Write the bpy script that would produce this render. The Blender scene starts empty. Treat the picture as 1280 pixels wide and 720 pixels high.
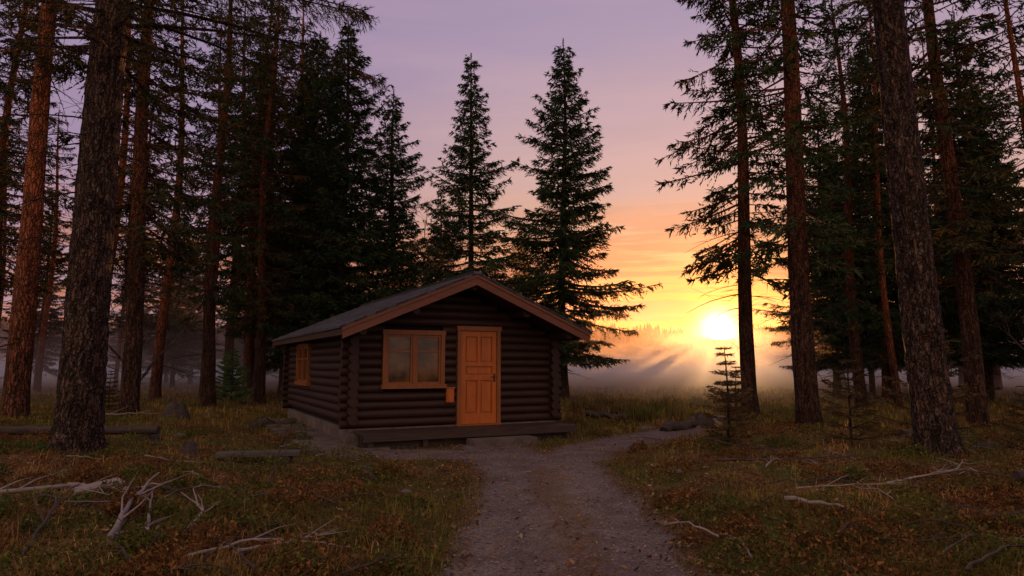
import bpy, math, random
import numpy as np
from mathutils import Vector, Matrix
random.seed(7)
RS = np.random.RandomState

scene = bpy.context.scene

# ------------------------------------------------------------------ helpers
_tab = RS(11).rand(256,256)
def vnoise(x, y, seed=0):
    x = np.asarray(x,dtype=float)+seed*17.31+1000; y = np.asarray(y,dtype=float)+seed*9.77+1000
    xi = np.floor(x).astype(int); yi = np.floor(y).astype(int)
    fx = x-xi; fy = y-yi
    fx = fx*fx*(3-2*fx); fy = fy*fy*(3-2*fy)
    a=_tab[xi%256,yi%256]; b=_tab[(xi+1)%256,yi%256]; c=_tab[xi%256,(yi+1)%256]; d=_tab[(xi+1)%256,(yi+1)%256]
    return (a*(1-fx)+b*fx)*(1-fy)+(c*(1-fx)+d*fx)*fy
def fbm(x,y,seed=0,o=4):
    s=0;a=.5
    for i in range(o):
        s=s+a*vnoise(x*2**i,y*2**i,seed+i); a*=.5
    return s/(1-.5**o)
def sstep(a,b,x):
    t=np.clip((x-a)/(b-a),0,1); return t*t*(3-2*t)

class MB:
    def __init__(s): s.v=[]; s.n=0; s.f=[]; s.cols=[]
    def add(s, V, F, mat=0, smooth=False, col=None):
        V=np.asarray(V,dtype=np.float32).reshape(-1,3); F=np.asarray(F,dtype=np.int64)
        s.f.append((F+s.n,mat,smooth)); s.v.append(V); s.n+=len(V)
        if col is not None: s.cols.append(np.asarray(col,dtype=np.float32).reshape(-1,3))
    def tris(s, V, mat=0, col=None):   # V (n,3,3)
        n=len(V); s.add(V.reshape(-1,3), np.arange(n*3).reshape(-1,3), mat, False, col)
    def box(s, x0,x1,y0,y1,z0,z1, mat=0):
        V=[(x0,y0,z0),(x1,y0,z0),(x1,y1,z0),(x0,y1,z0),(x0,y0,z1),(x1,y0,z1),(x1,y1,z1),(x0,y1,z1)]
        F=[(0,3,2,1),(4,5,6,7),(0,1,5,4),(1,2,6,5),(2,3,7,6),(3,0,4,7)]
        s.add(V,F,mat)
    def prism(s, prof, axis_vec, mat=0):
        n=len(prof); P=np.array(prof,float); Q=P+np.array(axis_vec,float)
        s.add(np.vstack([P,Q]), [[i,(i+1)%n,(i+1)%n+n,i+n] for i in range(n)], mat)
        V=np.vstack([P,Q])
        F=[[0,i,i+1] for i in range(1,n-1)]+[[n,n+i+1,n+i] for i in range(1,n-1)]
        s.add(V,F,mat)
    def tube(s, P, R, seg=8, mat=0, smooth=True, rough=0.0, rng=None, cap=True):
        P=np.asarray(P,float); n=len(P); R=np.broadcast_to(np.asarray(R,float),(n,))
        T=np.gradient(P,axis=0); T/= (np.linalg.norm(T,axis=1,keepdims=True)+1e-9)
        ref=np.array([0,0,1.0]) if abs(T[0][2])<.8 else np.array([1.0,0,0])
        A=np.cross(T,ref); A/=(np.linalg.norm(A,axis=1,keepdims=True)+1e-9)
        B=np.cross(T,A)
        th=np.arange(seg)*2*math.pi/seg
        rr=R[:,None]*np.ones((1,seg))
        if rough and rng is not None: rr=rr*(1+rough*(rng.rand(n,seg)-.5)*2)
        V=P[:,None,:]+rr[...,None]*(np.cos(th)[None,:,None]*A[:,None,:]+np.sin(th)[None,:,None]*B[:,None,:])
        i=np.arange(n-1)[:,None]*seg; j=np.arange(seg)[None,:]; j2=(j+1)%seg
        F=np.stack([i+j,i+j2,i+seg+j2,i+seg+j],-1).reshape(-1,4)
        s.add(V.reshape(-1,3),F,mat,smooth)
        if cap:
            for k,c in ((0,1),(n-1,-1)):
                ring=V[k]; Vc=np.vstack([ring,P[k][None]])
                s.add(Vc,[[q,(q+1)%seg,seg] for q in range(seg)],mat)
    def build(s,name,mats,parent=None,link=True,loc=None):
        V=np.vstack(s.v); me=bpy.data.meshes.new(name)
        me.vertices.add(len(V)); me.vertices.foreach_set('co',V.ravel())
        loops=np.concatenate([f.ravel() for f,_,_ in s.f]).astype(np.int32)
        cnt=np.concatenate([np.full(len(f),f.shape[1]) for f,_,_ in s.f])
        mi=np.concatenate([np.full(len(f),m) for f,m,_ in s.f]).astype(np.int32)
        sm=np.concatenate([np.full(len(f),b) for f,_,b in s.f]).astype(bool)
        me.loops.add(len(loops)); me.loops.foreach_set('vertex_index',loops)
        me.polygons.add(len(cnt)); st=np.concatenate([[0],np.cumsum(cnt)[:-1]]).astype(np.int32)
        me.polygons.foreach_set('loop_start',st)
        me.polygons.foreach_set('material_index',mi); me.polygons.foreach_set('use_smooth',sm)
        me.update(calc_edges=True)
        if s.cols:
            C=np.vstack(s.cols)
            if len(C)==len(V):
                a=me.color_attributes.new('col','FLOAT_COLOR','POINT')
                a.data.foreach_set('color',np.hstack([C,np.ones((len(C),1),np.float32)]).astype(np.float32).ravel())
        for m in mats: me.materials.append(m)
        if not link: return me
        return place(name,me,loc,parent)
def place(name,me,loc=None,parent=None,rot=None,scale=None):
    ob=bpy.data.objects.new(name,me); scene.collection.objects.link(ob)
    if loc is not None: ob.location=loc
    if rot is not None: ob.rotation_euler=rot
    if scale is not None: ob.scale=scale
    if parent is not None: ob.parent=parent
    return ob

# ------------------------------------------------------------------ materials
class NT:
    def __init__(s,name,vol=False):
        s.m=bpy.data.materials.new(name); s.m.use_nodes=True; s.t=s.m.node_tree; s.t.nodes.clear()
        s.out=s.N('ShaderNodeOutputMaterial')
    def N(s,t,**k):
        n=s.t.nodes.new(t)
        for a,b in k.items(): setattr(n,a,b)
        return n
    def L(s,a,b): s.t.links.new(a,b)
    def coord(s,kind='Object',scale=(1,1,1)):
        tc=s.N('ShaderNodeTexCoord'); mp=s.N('ShaderNodeMapping'); mp.inputs['Scale'].default_value=scale
        s.L(tc.outputs[kind],mp.inputs[0]); return mp.outputs[0]
    def noise(s,vec,scale,detail=4,rough=.6):
        n=s.N('ShaderNodeTexNoise'); n.inputs['Scale'].default_value=scale; n.inputs['Detail'].default_value=min(detail,4); n.inputs['Roughness'].default_value=rough
        s.L(vec,n.inputs['Vector']); return n.outputs[0]
    def vor(s,vec,scale,feature='F1'):
        n=s.N('ShaderNodeTexVoronoi',feature=feature); n.inputs['Scale'].default_value=scale; s.L(vec,n.inputs['Vector']); return n
    def ramp(s,fac,stops,interp='LINEAR'):
        r=s.N('ShaderNodeValToRGB'); e=r.color_ramp.elements; r.color_ramp.interpolation=interp
        while len(e)<len(stops): e.new(.5)
        for i,(p,c) in enumerate(stops): e[i].position=p; e[i].color=(*c,1) if len(c)==3 else c
        s.L(fac,r.inputs[0]); return r.outputs[0]
    def mix(s,fac,a,b,blend='MIX'):
        n=s.N('ShaderNodeMix',data_type='RGBA',blend_type=blend)
        for i,v in ((0,fac),(6,a),(7,b)):
            if isinstance(v,(int,float)): n.inputs[i].default_value=v
            elif isinstance(v,tuple): n.inputs[i].default_value=(*v,1)
            else: s.L(v,n.inputs[i])
        return n.outputs[2]
    def math(s,op,a,b=None,clamp=False):
        n=s.N('ShaderNodeMath',operation=op,use_clamp=clamp)
        for i,v in ((0,a),(1,b)):
            if v is None: continue
            if isinstance(v,(int,float)): n.inputs[i].default_value=v
            else: s.L(v,n.inputs[i])
        return n.outputs[0]
    def finish(s,col,rough=.85,bump=None,bs=.5,bd=.02,spec=.3,metal=0):
        p=s.N('ShaderNodeBsdfPrincipled'); p.inputs['Roughness'].default_value=rough
        p.inputs['Specular IOR Level'].default_value=spec; p.inputs['Metallic'].default_value=metal
        if isinstance(col,tuple): p.inputs['Base Color'].default_value=(*col,1)
        else: s.L(col,p.inputs['Base Color'])
        if bump is not None:
            b=s.N('ShaderNodeBump'); b.inputs['Strength'].default_value=bs; b.inputs['Distance'].default_value=bd
            s.L(bump,b.inputs['Height']); s.L(b.outputs[0],p.inputs['Normal'])
        s.L(p.outputs[0],s.out.inputs[0]); return s.m

def bark_mat(name, low, mid, high, z0, z1, lichen=0.0):
    n=NT(name); v=n.coord('Object',(1,1,.2)); v1=n.coord('Object')
    wv=n.N('ShaderNodeVectorMath',operation='ADD'); n.L(v,wv.inputs[0])
    wn=n.N('ShaderNodeTexNoise'); wn.inputs['Scale'].default_value=9; wn.inputs['Detail'].default_value=2; n.L(v1,wn.inputs['Vector'])
    sc=n.N('ShaderNodeVectorMath',operation='SCALE'); n.L(wn.outputs['Color'],sc.inputs[0]); sc.inputs['Scale'].default_value=.10; n.L(sc.outputs[0],wv.inputs[1])
    vo=n.vor(wv.outputs[0],20,'DISTANCE_TO_EDGE').outputs[0]
    nz=n.noise(wv.outputs[0],12,4,.75)
    sep=n.N('ShaderNodeSeparateXYZ'); n.L(v1,sep.inputs[0])
    zz=n.math('ADD',sep.outputs[2],n.math('MULTIPLY',nz,4.0))
    mr=n.N('ShaderNodeMapRange'); mr.inputs[1].default_value=z0+2; mr.inputs[2].default_value=z1+2; n.L(zz,mr.inputs[0])
    base=n.ramp(nz,[(.34,low),(.64,mid)])
    base=n.mix(mr.outputs[0],base,high)
    base=n.mix(.85,base,n.ramp(nz,[(.3,(.30,.30,.30)),(.7,(1.6,1.5,1.45))]),'MULTIPLY')
    crack=n.ramp(vo,[(0,(.12,.12,.12)),(.15,(1,1,1))])
    base=n.mix(.9,base,crack,'MULTIPLY')
    if lichen:
        lf=n.ramp(n.noise(n.coord('Object',(1,1,.5)),16,4,.8),[(.56,(0,0,0)),(.62,(lichen,lichen,lichen))])
        base=n.mix(lf,base,(.21,.18,.155))
    h=n.math('ADD',n.math('MULTIPLY',n.math('MINIMUM',vo,.2),5.0),n.math('MULTIPLY',nz,1.6))
    return n.finish(base,.9,h,1.0,.06,.15)
m_bark_pine=bark_mat('bark_pine',(.045,.024,.017),(.13,.068,.045),(.25,.09,.045),3.0,9.0)
m_bark_red=bark_mat('bark_pine_red',(.07,.032,.022),(.18,.075,.045),(.37,.12,.05),.5,5.0)
m_bark_dark=bark_mat('bark_old_pine',(.026,.015,.011),(.115,.068,.050),(.14,.07,.045),6.0,12.0,.7)
m_bark_spruce=bark_mat('bark_spruce',(.04,.028,.022),(.10,.065,.05),(.09,.055,.04),6,14)
def needle_mat(name,c0,c1,c2,tr=.0):
    n=NT(name); v=n.coord('Object'); nz=n.noise(v,1.3,1)
    oi=n.N('ShaderNodeObjectInfo')
    col=n.ramp(nz,[(.3,c0),(.52,c1),(.75,c2)])
    br=n.math('ADD',.75,n.math('MULTIPLY',oi.outputs['Random'],.5))
    hs=n.N('ShaderNodeHueSaturation'); n.L(br,hs.inputs['Value']); n.L(col,hs.inputs['Color'])
    d=n.N('ShaderNodeBsdfDiffuse'); n.L(hs.outputs[0],d.inputs[0]); n.L(d.outputs[0],n.out.inputs[0]); return n.m
m_needle=needle_mat('spruce_needles',(.022,.037,.018),(.036,.056,.026),(.070,.072,.028))
m_needle_pine=needle_mat('pine_needles',(.030,.034,.018),(.050,.050,.024),(.125,.070,.024))
m_needle_young=needle_mat('young_needles',(.05,.09,.04),(.08,.13,.05),(.12,.15,.06))
m_needle_dry=needle_mat('dry_needles',(.045,.036,.020),(.08,.052,.025),(.12,.07,.03))
m_far=needle_mat('distant_needles',(.018,.018,.011),(.026,.024,.015),(.035,.028,.016))

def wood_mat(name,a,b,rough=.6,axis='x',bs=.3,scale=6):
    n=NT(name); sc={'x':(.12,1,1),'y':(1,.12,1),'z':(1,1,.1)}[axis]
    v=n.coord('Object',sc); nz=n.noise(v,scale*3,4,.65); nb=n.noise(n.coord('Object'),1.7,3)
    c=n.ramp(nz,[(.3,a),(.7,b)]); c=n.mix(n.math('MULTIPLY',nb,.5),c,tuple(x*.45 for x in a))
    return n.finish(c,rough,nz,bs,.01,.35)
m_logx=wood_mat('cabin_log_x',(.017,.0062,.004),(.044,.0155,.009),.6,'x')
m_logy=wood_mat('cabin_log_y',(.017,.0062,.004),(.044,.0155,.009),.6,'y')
m_orange=wood_mat('varnished_pine',(.36,.088,.012),(.56,.155,.024),.4,'z',.12,5)
m_frame=wood_mat('window_frame_wood',(.20,.064,.015),(.30,.105,.028),.45,'z',.12,5)
m_fascia=wood_mat('fascia_wood',(.12,.040,.020),(.19,.068,.036),.55,'x',.15)
m_soffit=wood_mat('soffit_boards',(.04,.02,.013),(.07,.035,.022),.7,'y',.2)
m_deck=wood_mat('dark_deck_plank',(.028,.017,.012),(.07,.043,.032),.7,'x',.4)
m_plank=wood_mat('weathered_plank',(.05,.042,.038),(.13,.11,.10),.8,'x',.4)
m_grey=wood_mat('dead_wood',(.16,.13,.115),(.35,.29,.255),.8,'x',.4)
m_dkwood=wood_mat('dark_rotting_wood',(.028,.02,.016),(.085,.062,.05),.85,'x',.5)
m_dark=NT('dark_backing').finish((.008,.006,.005),.9)
def mk_roof():
    n=NT('roofing_felt'); v=n.coord('Object'); br=n.N('ShaderNodeTexBrick'); 
    sep=n.N('ShaderNodeSeparateXYZ'); n.L(v,sep.inputs[0]); cb=n.N('ShaderNodeCombineXYZ'); n.L(sep.outputs[1],cb.inputs[0]); n.L(sep.outputs[0],cb.inputs[1])
    n.L(cb.outputs[0],br.inputs['Vector']); br.inputs['Scale'].default_value=1; br.inputs['Brick Width'].default_value=.33; br.inputs['Row Height'].default_value=.2; br.inputs['Mortar Size'].default_value=.012
    br.inputs['Color1'].default_value=(.030,.032,.040,1); br.inputs['Color2'].default_value=(.075,.076,.09,1); br.inputs['Mortar'].default_value=(.012,.012,.014,1)
    nz=n.noise(v,30,4); c=n.mix(n.ramp(n.noise(v,2.2,4,.7),[(.45,(0,0,0)),(.7,(.6,.6,.6))]),br.outputs[0],(.04,.035,.022))
    h=n.math('ADD',n.math('MULTIPLY',br.outputs[1],-1.0),nz)
    return n.finish(c,.7,h,.6,.02,.4)
m_roof=mk_roof()
def mk_conc(name,a,b):
    n=NT(name); v=n.coord('Object'); nz=n.noise(v,3,4,.7); c=n.ramp(nz,[(.3,a),(.7,b)]); return n.finish(c,.9,n.noise(v,40,4),.4,.01)
m_conc=mk_conc('concrete',(.06,.048,.041),(.155,.125,.11))
m_stonem=mk_conc('mossy_stone',(.05,.048,.035),(.15,.135,.115))
def mk_glass():
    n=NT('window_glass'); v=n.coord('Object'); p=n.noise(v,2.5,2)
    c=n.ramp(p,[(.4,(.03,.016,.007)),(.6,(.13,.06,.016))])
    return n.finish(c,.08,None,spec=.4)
m_glass=mk_glass()
m_metal=NT('iron_handle').finish((.05,.045,.04),.4,metal=1)

def mk_ground():
    n=NT('forest_floor'); v=n.coord('Object')
    a=n.noise(v,.55,3,.65); b=n.noise(v,3.5,4,.7); c=n.noise(v,28,4,.75)
    fine=n.ramp(c,[(.32,(.030,.016,.009)),(.48,(.11,.056,.024)),(.62,(.24,.13,.052)),(.8,(.36,.24,.12))])
    dark=n.mix(n.ramp(b,[(.34,(.9,.9,.9)),(.58,(0,0,0))]),fine,(.036,.020,.012))
    moss=n.ramp(c,[(.3,(.020,.030,.008)),(.7,(.115,.135,.028))])
    mf=n.ramp(a,[(.47,(0,0,0)),(.57,(.88,.88,.88))])
    col=n.mix(mf,dark,moss)
    sep=n.N('ShaderNodeSeparateXYZ'); n.L(v,sep.inputs[0])
    mr=n.N('ShaderNodeMapRange'); mr.inputs[1].default_value=26; mr.inputs[2].default_value=42; n.L(sep.outputs[1],mr.inputs[0])
    col=n.mix(mr.outputs[0],col,(.12,.075,.035))
    return n.finish(col,.95,c,.7,.05,.05)
m_ground=mk_ground()
def mk_gravel():
    n=NT('gravel'); v=n.coord('Object')
    vo=n.vor(v,55); vo2=n.vor(v,130)
    g=n.ramp(vo.outputs['Color'],[(.1,(.060,.045,.039)),(.55,(.15,.118,.106)),(.95,(.33,.27,.245))])
    g2=n.ramp(vo2.outputs['Color'],[(.1,(.055,.042,.038)),(.9,(.23,.185,.17))])
    g=n.mix(.5,g,g2)
    g=n.mix(n.ramp(n.noise(v,1.6,4,.7),[(.38,(0,0,0)),(.68,(.7,.7,.7))]),g,(.06,.040,.031))
    at=n.N('ShaderNodeAttribute',attribute_name='col'); 
    sp=n.N('ShaderNodeSeparateColor'); n.L(at.outputs[0],sp.inputs[0])
    lit=n.ramp(n.noise(v,40,4,.75),[(.32,(.03,.017,.011)),(.5,(.095,.055,.033)),(.7,(.22,.14,.085))])
    f=n.math('ADD',sp.outputs[0],n.math('MULTIPLY',n.math('SUBTRACT',n.noise(v,9,4,.85),.5),1.7))
    f=n.ramp(f,[(.30,(0,0,0)),(.68,(1,1,1))])
    col=n.mix(f,lit,g)
    h=n.math('MULTIPLY',n.math('ADD',vo.outputs[0],n.math('MULTIPLY',vo2.outputs[0],.6)),-1.0)
    return n.finish(col,.95,h,.45,.012,.1)
m_gravel=mk_gravel()
def attr_mat(name,trans=.25,rough=.9):
    n=NT(name); at=n.N('ShaderNodeAttribute',attribute_name='col')
    d=n.N('ShaderNodeBsdfDiffuse'); n.L(at.outputs[0],d.inputs[0])
    if not trans: n.L(d.outputs[0],n.out.inputs[0]); return n.m
    t=n.N('ShaderNodeBsdfTranslucent'); n.L(at.outputs[0],t.inputs[0])
    mx=n.N('ShaderNodeMixShader'); mx.inputs[0].default_value=trans
    n.L(d.outputs[0],mx.inputs[1]); n.L(t.outputs[0],mx.inputs[2]); n.L(mx.outputs[0],n.out.inputs[0]); return n.m
m_grass=attr_mat('dry_grass_blades',.3)
m_stone=attr_mat('pebbles',0)

# ------------------------------------------------------------------ terrain
CA=np.array([-3.206,13.73]); YAW=math.radians(27)
cs,sn=math.cos(YAW),math.sin(YAW)
PATHS=[([(.5,-3),(.48,5.4),(.52,7.6),(.5,10.4),(.35,11.6)],.95),
       ([(.5,10.6),(-.5,12.4),(-2.7,12.4)],.62),
       ([(.3,11),(-.2,12.8),(-.35,13.9)],.75),
       ([(.6,10.8),(1.5,13.3),(3.0,15.3),(4.4,17.2),(6.2,21)],.62)]
def segdist(x,y,pl):
    d=np.full(np.shape(x),1e9)
    for (x0,y0),(x1,y1) in zip(pl[:-1],pl[1:]):
        dx,dy=x1-x0,y1-y0; t=np.clip(((x-x0)*dx+(y-y0)*dy)/(dx*dx+dy*dy),0,1)
        d=np.minimum(d,np.hypot(x-x0-t*dx,y-y0-t*dy))
    return d
def pmask(x,y):
    m=np.full(np.shape(x),-1e9)
    for pl,hw in PATHS: m=np.maximum(m,hw-segdist(x,y,pl))
    return m
def cab(x,y):
    dx,dy=x-CA[0],y-CA[1]; s=dx*cs+dy*sn; w=-dx*sn+dy*cs
    ex=np.maximum(np.maximum(-s,s-4.6),0); ey=np.maximum(np.maximum(-w-.9,w-7.15),0)
    return np.hypot(ex,ey)
def gh(x,y):
    x=np.asarray(x,float); y=np.asarray(y,float)
    flat=sstep(0.0,1.2,-pmask(x,y))*sstep(.2,2.0,cab(x,y))
    far=1-sstep(30,60,np.hypot(x,y))
    h=(fbm(x*.35,y*.35,1)-.45)*.42+(fbm(x*1.6,y*1.6,5)-.5)*.32+(fbm(x*5,y*5,9,3)-.5)*.11
    side=.12*sstep(1.0,4,np.abs(x-.5))*sstep(16,8,y)
    hp=(fbm(x*2,y*2,22)-.5)*.03
    crown=0.04*np.exp(-((x-.5)/.3)**2)*sstep(12,9,y)
    return (h+side)*flat*far+hp*(1-flat)+crown*(1-flat)
def axis(lo,hi,fine0,fine1,st,grow=1.18):
    a=list(np.arange(fine0,fine1+1e-6,st)); s=st; x=fine1
    while x<hi: s*=grow; x+=s; a.append(x)
    s=st; x=fine0
    while x>lo: s*=grow; x-=s; a.insert(0,x)
    return np.array(a)
def grid(mb,xs,ys,zf,mask=None,colf=None,mat=0):
    X,Y=np.meshgrid(xs,ys); Z=zf(X,Y); nx,ny=len(xs),len(ys)
    i=np.arange(ny-1)[:,None]*nx; j=np.arange(nx-1)[None,:]
    F=np.stack([i+j,i+j+1,i+j+1+nx,i+j+nx],-1).reshape(-1,4)
    if mask is not None:
        M=mask(X,Y).ravel(); F=F[(M[F].min(1))>0]
        used=np.unique(F); mp=-np.ones(nx*ny,int); mp[used]=np.arange(len(used)); F=mp[F]
        V=np.stack([X.ravel(),Y.ravel(),Z.ravel()],-1)[used]
        C=colf(X.ravel()[used],Y.ravel()[used]) if colf else None
        mb.add(V,F,mat,True,C)
    else: mb.add(np.stack([X,Y,Z],-1),F,mat,True)
mb=MB(); grid(mb,axis(-900,900,-16,18,.11),axis(-60,1500,2.5,24,.11),gh); mb.build('ground',[m_ground])
mb=MB()
def pm(x,y): return pmask(x,y)+.28+(fbm(x*1.5,y*1.5,31)-.5)*.3
def pc(x,y):
    m=pmask(x,y)+(fbm(x*1.8,y*1.8,33)-.5)*.55
    v=sstep(-.22,.30,m)
    ctr=np.exp(-((x-.5+(fbm(y*.8,x*.1,3)-.5)*.4)/.32)**2)*sstep(12.0,10,y)
    v=v*(1-.66*ctr)
    return np.stack([v,v,v],-1)
grid(mb,np.arange(-4,7.5,.05),np.arange(-3.2,22.5,.05),lambda x,y:gh(x,y)+.006-.02*sstep(-.05,-.28,pmask(x,y)),pm,pc); mb.build('gravel_path',[m_gravel])

# ------------------------------------------------------------------ grass
def blades(n,seed,ymin,ymax,lmin,lmax,wd,palette,lean=.8,path_ok=False,dist_pow=1.0,region=None,clump=None):
    r=RS(seed); u=r.rand(n)
    y=ymin*(ymax/ymin)**(u**dist_pow); x=(r.rand(n)*2-1)*(y*.86+1.5)
    if region is not None: x=region[0]+(region[1]-region[0])*r.rand(n); y=region[2]+(region[3]-region[2])*r.rand(n)
    k=cab(x,y)>.12
    p=pmask(x,y)+(fbm(x*1.8,y*1.8,33)-.5)*.5
    ctr=(np.abs(x-.5)<.36*r.rand(n)**.6+.02)&(y<11.3)
    if path_ok: k&=(p>-.1)&ctr
    else: k&=(p<.10-.45*r.rand(n)**2) 
    if clump is not None: k&=(fbm(x*clump[0],y*clump[0],clump[2])>clump[1]+(r.rand(n)-.5)*.1)
    x=x[k];y=y[k];n=len(x)
    z=gh(x,y)-.01
    az=r.rand(n)*2*math.pi
    az=az*.5+fbm(x*.9,y*.9,44)*6*math.pi
    ln=lean*(.35+.8*r.rand(n)); L=(lmin+(lmax-lmin)*r.rand(n)**1.6)*(.6+.8*fbm(x*1.3,y*1.3,50))
    w=wd*(.6+.8*r.rand(n))*(1+y*.06)
    o=np.stack([np.cos(az),np.sin(az),np.zeros(n)],-1); sd=np.stack([-np.sin(az),np.cos(az),np.zeros(n)],-1)
    up=np.array([0,0,1.0])
    P=np.stack([x,y,z],-1)
    m=P+o*(L*.35*ln)[:,None]+up*(L*.55*np.sqrt(np.clip(1.2-ln*.6,.1,1)))[:,None]
    t=P+o*(L*.95*ln)[:,None]+up*(L*np.clip(1.05-ln*.8,.06,1))[:,None]
    W=sd*w[:,None]*.5
    V=np.stack([P-W,P+W,m+W*.8,m-W*.8,t],1)
    b=np.arange(n)*5
    pal=np.array(palette); pi=r.randint(0,len(pal),n); bb=(.55+.8*r.rand(n))*(.25+1.45*fbm(x*1.9,y*1.9,60))
    col=pal[pi]*bb[:,None]
    yl=sstep(.48,.6,fbm(x*.8,y*.8,91)); col=col*(1-.5*yl[:,None])+np.array([.27,.185,.06])*(.5*yl*bb)[:,None]
    gm=np.maximum(sstep(.47,.58,fbm(x*.45,y*.45,71)), sstep(3.0,.8,cab(x,y))*.8)
    col=col*(1-.68*gm[:,None])+np.array([.10,.115,.024])*(.68*gm*bb)[:,None]
    return V.reshape(-1,3),np.stack([b,b+1,b+2,b+3],-1),np.stack([b+3,b+2,b+4],-1),np.repeat(col,5,0)
def addblades(mb,*a,**k):
    V,Q,T,C=blades(*a,**k); n0=mb.n
    mb.add(V,Q,0,False,C); mb.f.append((T+n0,0,False))
BR=[(.29,.135,.042),(.36,.19,.062),(.20,.09,.030),(.10,.048,.020),(.42,.28,.13),(.27,.155,.052),(.15,.065,.027)]
mb=MB()
addblades(mb,150000,1,3.6,24,.05,.16,.0040,BR,lean=1.2)
addblades(mb,75000,2,3.6,20,.10,.30,.0045,BR,lean=.95,clump=(1.1,.50,80))
addblades(mb,50000,3,16,45,.12,.35,.010,[(.34,.20,.055),(.36,.20,.055),(.17,.125,.035)],lean=.75)
addblades(mb,7000,4,4,12,.02,.06,.004,BR,lean=1.0,path_ok=True)
mb.build('dry_grass',[m_grass])
mb=MB()
addblades(mb,2600,5,1,2,.3,.75,.012,[(.22,.14,.06),(.15,.11,.045),(.30,.2,.1)],lean=.5,region=(3.2,5.2,19.5,22))
addblades(mb,1600,6,1,2,.3,.6,.012,[(.20,.13,.055),(.13,.10,.04)],lean=.5,region=(2.0,3.6,21,24))
mb.build('tall_grass',[m_grass])
r=RS(21); mb=MB(); n=34000
y=3.6*(22/3.6)**r.rand(n); x=(r.rand(n)*2-1)*(y*.86+1); k=(cab(x,y)>.1)&((pmask(x,y)<.1)|(r.rand(n)<.16)); x=x[k];y=y[k];n=len(x)
z=gh(x,y)+.012+r.rand(n)*.04; az=r.rand(n)*6.283; sz=(.010+.022*r.rand(n))*(1+y*.03); tl=(r.rand(n)-.5)*1.2
d=np.stack([np.cos(az),np.sin(az),tl],-1)*sz[:,None]; e=np.stack([-np.sin(az),np.cos(az),tl[::-1]],-1)*(sz*.45)[:,None]
P=np.stack([x,y,z],-1); V=np.stack([P-d,P+e,P+d,P-e],1); F=np.arange(n*4).reshape(-1,4)
pal=np.array([(.28,.12,.04),(.32,.18,.06),(.15,.065,.03),(.07,.04,.022),(.34,.24,.13)]); c=pal[r.randint(0,5,n)]*(.45+.6*r.rand(n))[:,None]
mb.add(V,F,0,False,np.repeat(c,4,0)); mb.build('leaf_litter',[m_grass])
mb=MB(); n=22000; y=3.8*(16/3.8)**r.rand(n); x=-3+8*r.rand(n); k=(pmask(x,y)>-.1)&((np.abs(x-.5)>.3)|(y>11)|(r.rand(n)<.3))&(cab(x,y)>.1); x=x[k];y=y[k];n=len(x)
sz=.004+.012*r.rand(n)**3; P=np.stack([x,y,gh(x,y)+.008+sz*.3],-1)
octv=np.array([(1,0,0),(0,1,0),(-1,0,0),(0,-1,0),(0,0,.7),(0,0,-.7)]); V=P[:,None,:]+octv[None]*sz[:,None,None]*(.6+.8*r.rand(n,6,1))
of=np.array([(0,1,4),(1,2,4),(2,3,4),(3,0,4),(1,0,5),(2,1,5),(3,2,5),(0,3,5)]); F=(np.arange(n)[:,None,None]*6+of[None]).reshape(-1,3)
c=np.array([.19,.155,.14])*(.35+1.2*r.rand(n))[:,None]; mb.add(V.reshape(-1,3),F,0,False,np.repeat(c,6,0)); mb.build('pebbles',[m_stone])
def shrub(mb,cx,cy,R,H,n,rng,pal):
    th=rng.rand(n)*6.283; rr=R*np.sqrt(rng.rand(n)); x=cx+rr*np.cos(th); y=cy+rr*np.sin(th)
    z=gh(x,y)+H*(1-(rr/R)**2)*rng.rand(n)**.5
    P=np.stack([x,y,z],-1); d=rng.randn(n,3); d[:,2]=np.abs(d[:,2]); d/=np.linalg.norm(d,axis=1,keepdims=True)
    e=np.cross(d,rng.randn(n,3)); e/=np.linalg.norm(e,axis=1,keepdims=True); L=.015+.035*rng.rand(n)
    V=np.stack([P-e*L[:,None]*.3,P+e*L[:,None]*.3,P+d*L[:,None]],1)
    c=np.array(pal)[rng.randint(0,len(pal),n)]*(.5+.9*rng.rand(n))[:,None]; mb.tris(V,0,np.repeat(c,3,0))
mb=MB(); r=RS(5)
for i in range(340):
    y=4.3*(20/4.3)**r.rand(); x=(r.rand()*2-1)*(y*.85)
    if pmask(x,y)>-.35 or cab(x,y)<.6: continue
    g_=r.rand(); pal=[(.065,.085,.02),(.12,.125,.03),(.14,.10,.035)] if g_<.5 else [(.16,.075,.03),(.24,.12,.04),(.08,.04,.02)]
    shrub(mb,x,y,.18+.38*r.rand(),.08+.22*r.rand(),int(500+500*r.rand()),r,pal)
mb.build('undergrowth',[m_grass])
mb=MB(); r=RS(8)
for (cx,cy,n) in [(-4.9,6.0,18),(-5.8,7.2,14),(-8.4,11.2,20),(-9.6,12,24)]:
    for i in range(n): shrub(mb,cx+r.randn()*.5,cy+r.randn()*.4,.1,.14,120,r,[(.06,.11,.03),(.08,.135,.035),(.05,.07,.025)])
mb.build('bilberry_plants',[m_grass])

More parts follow.
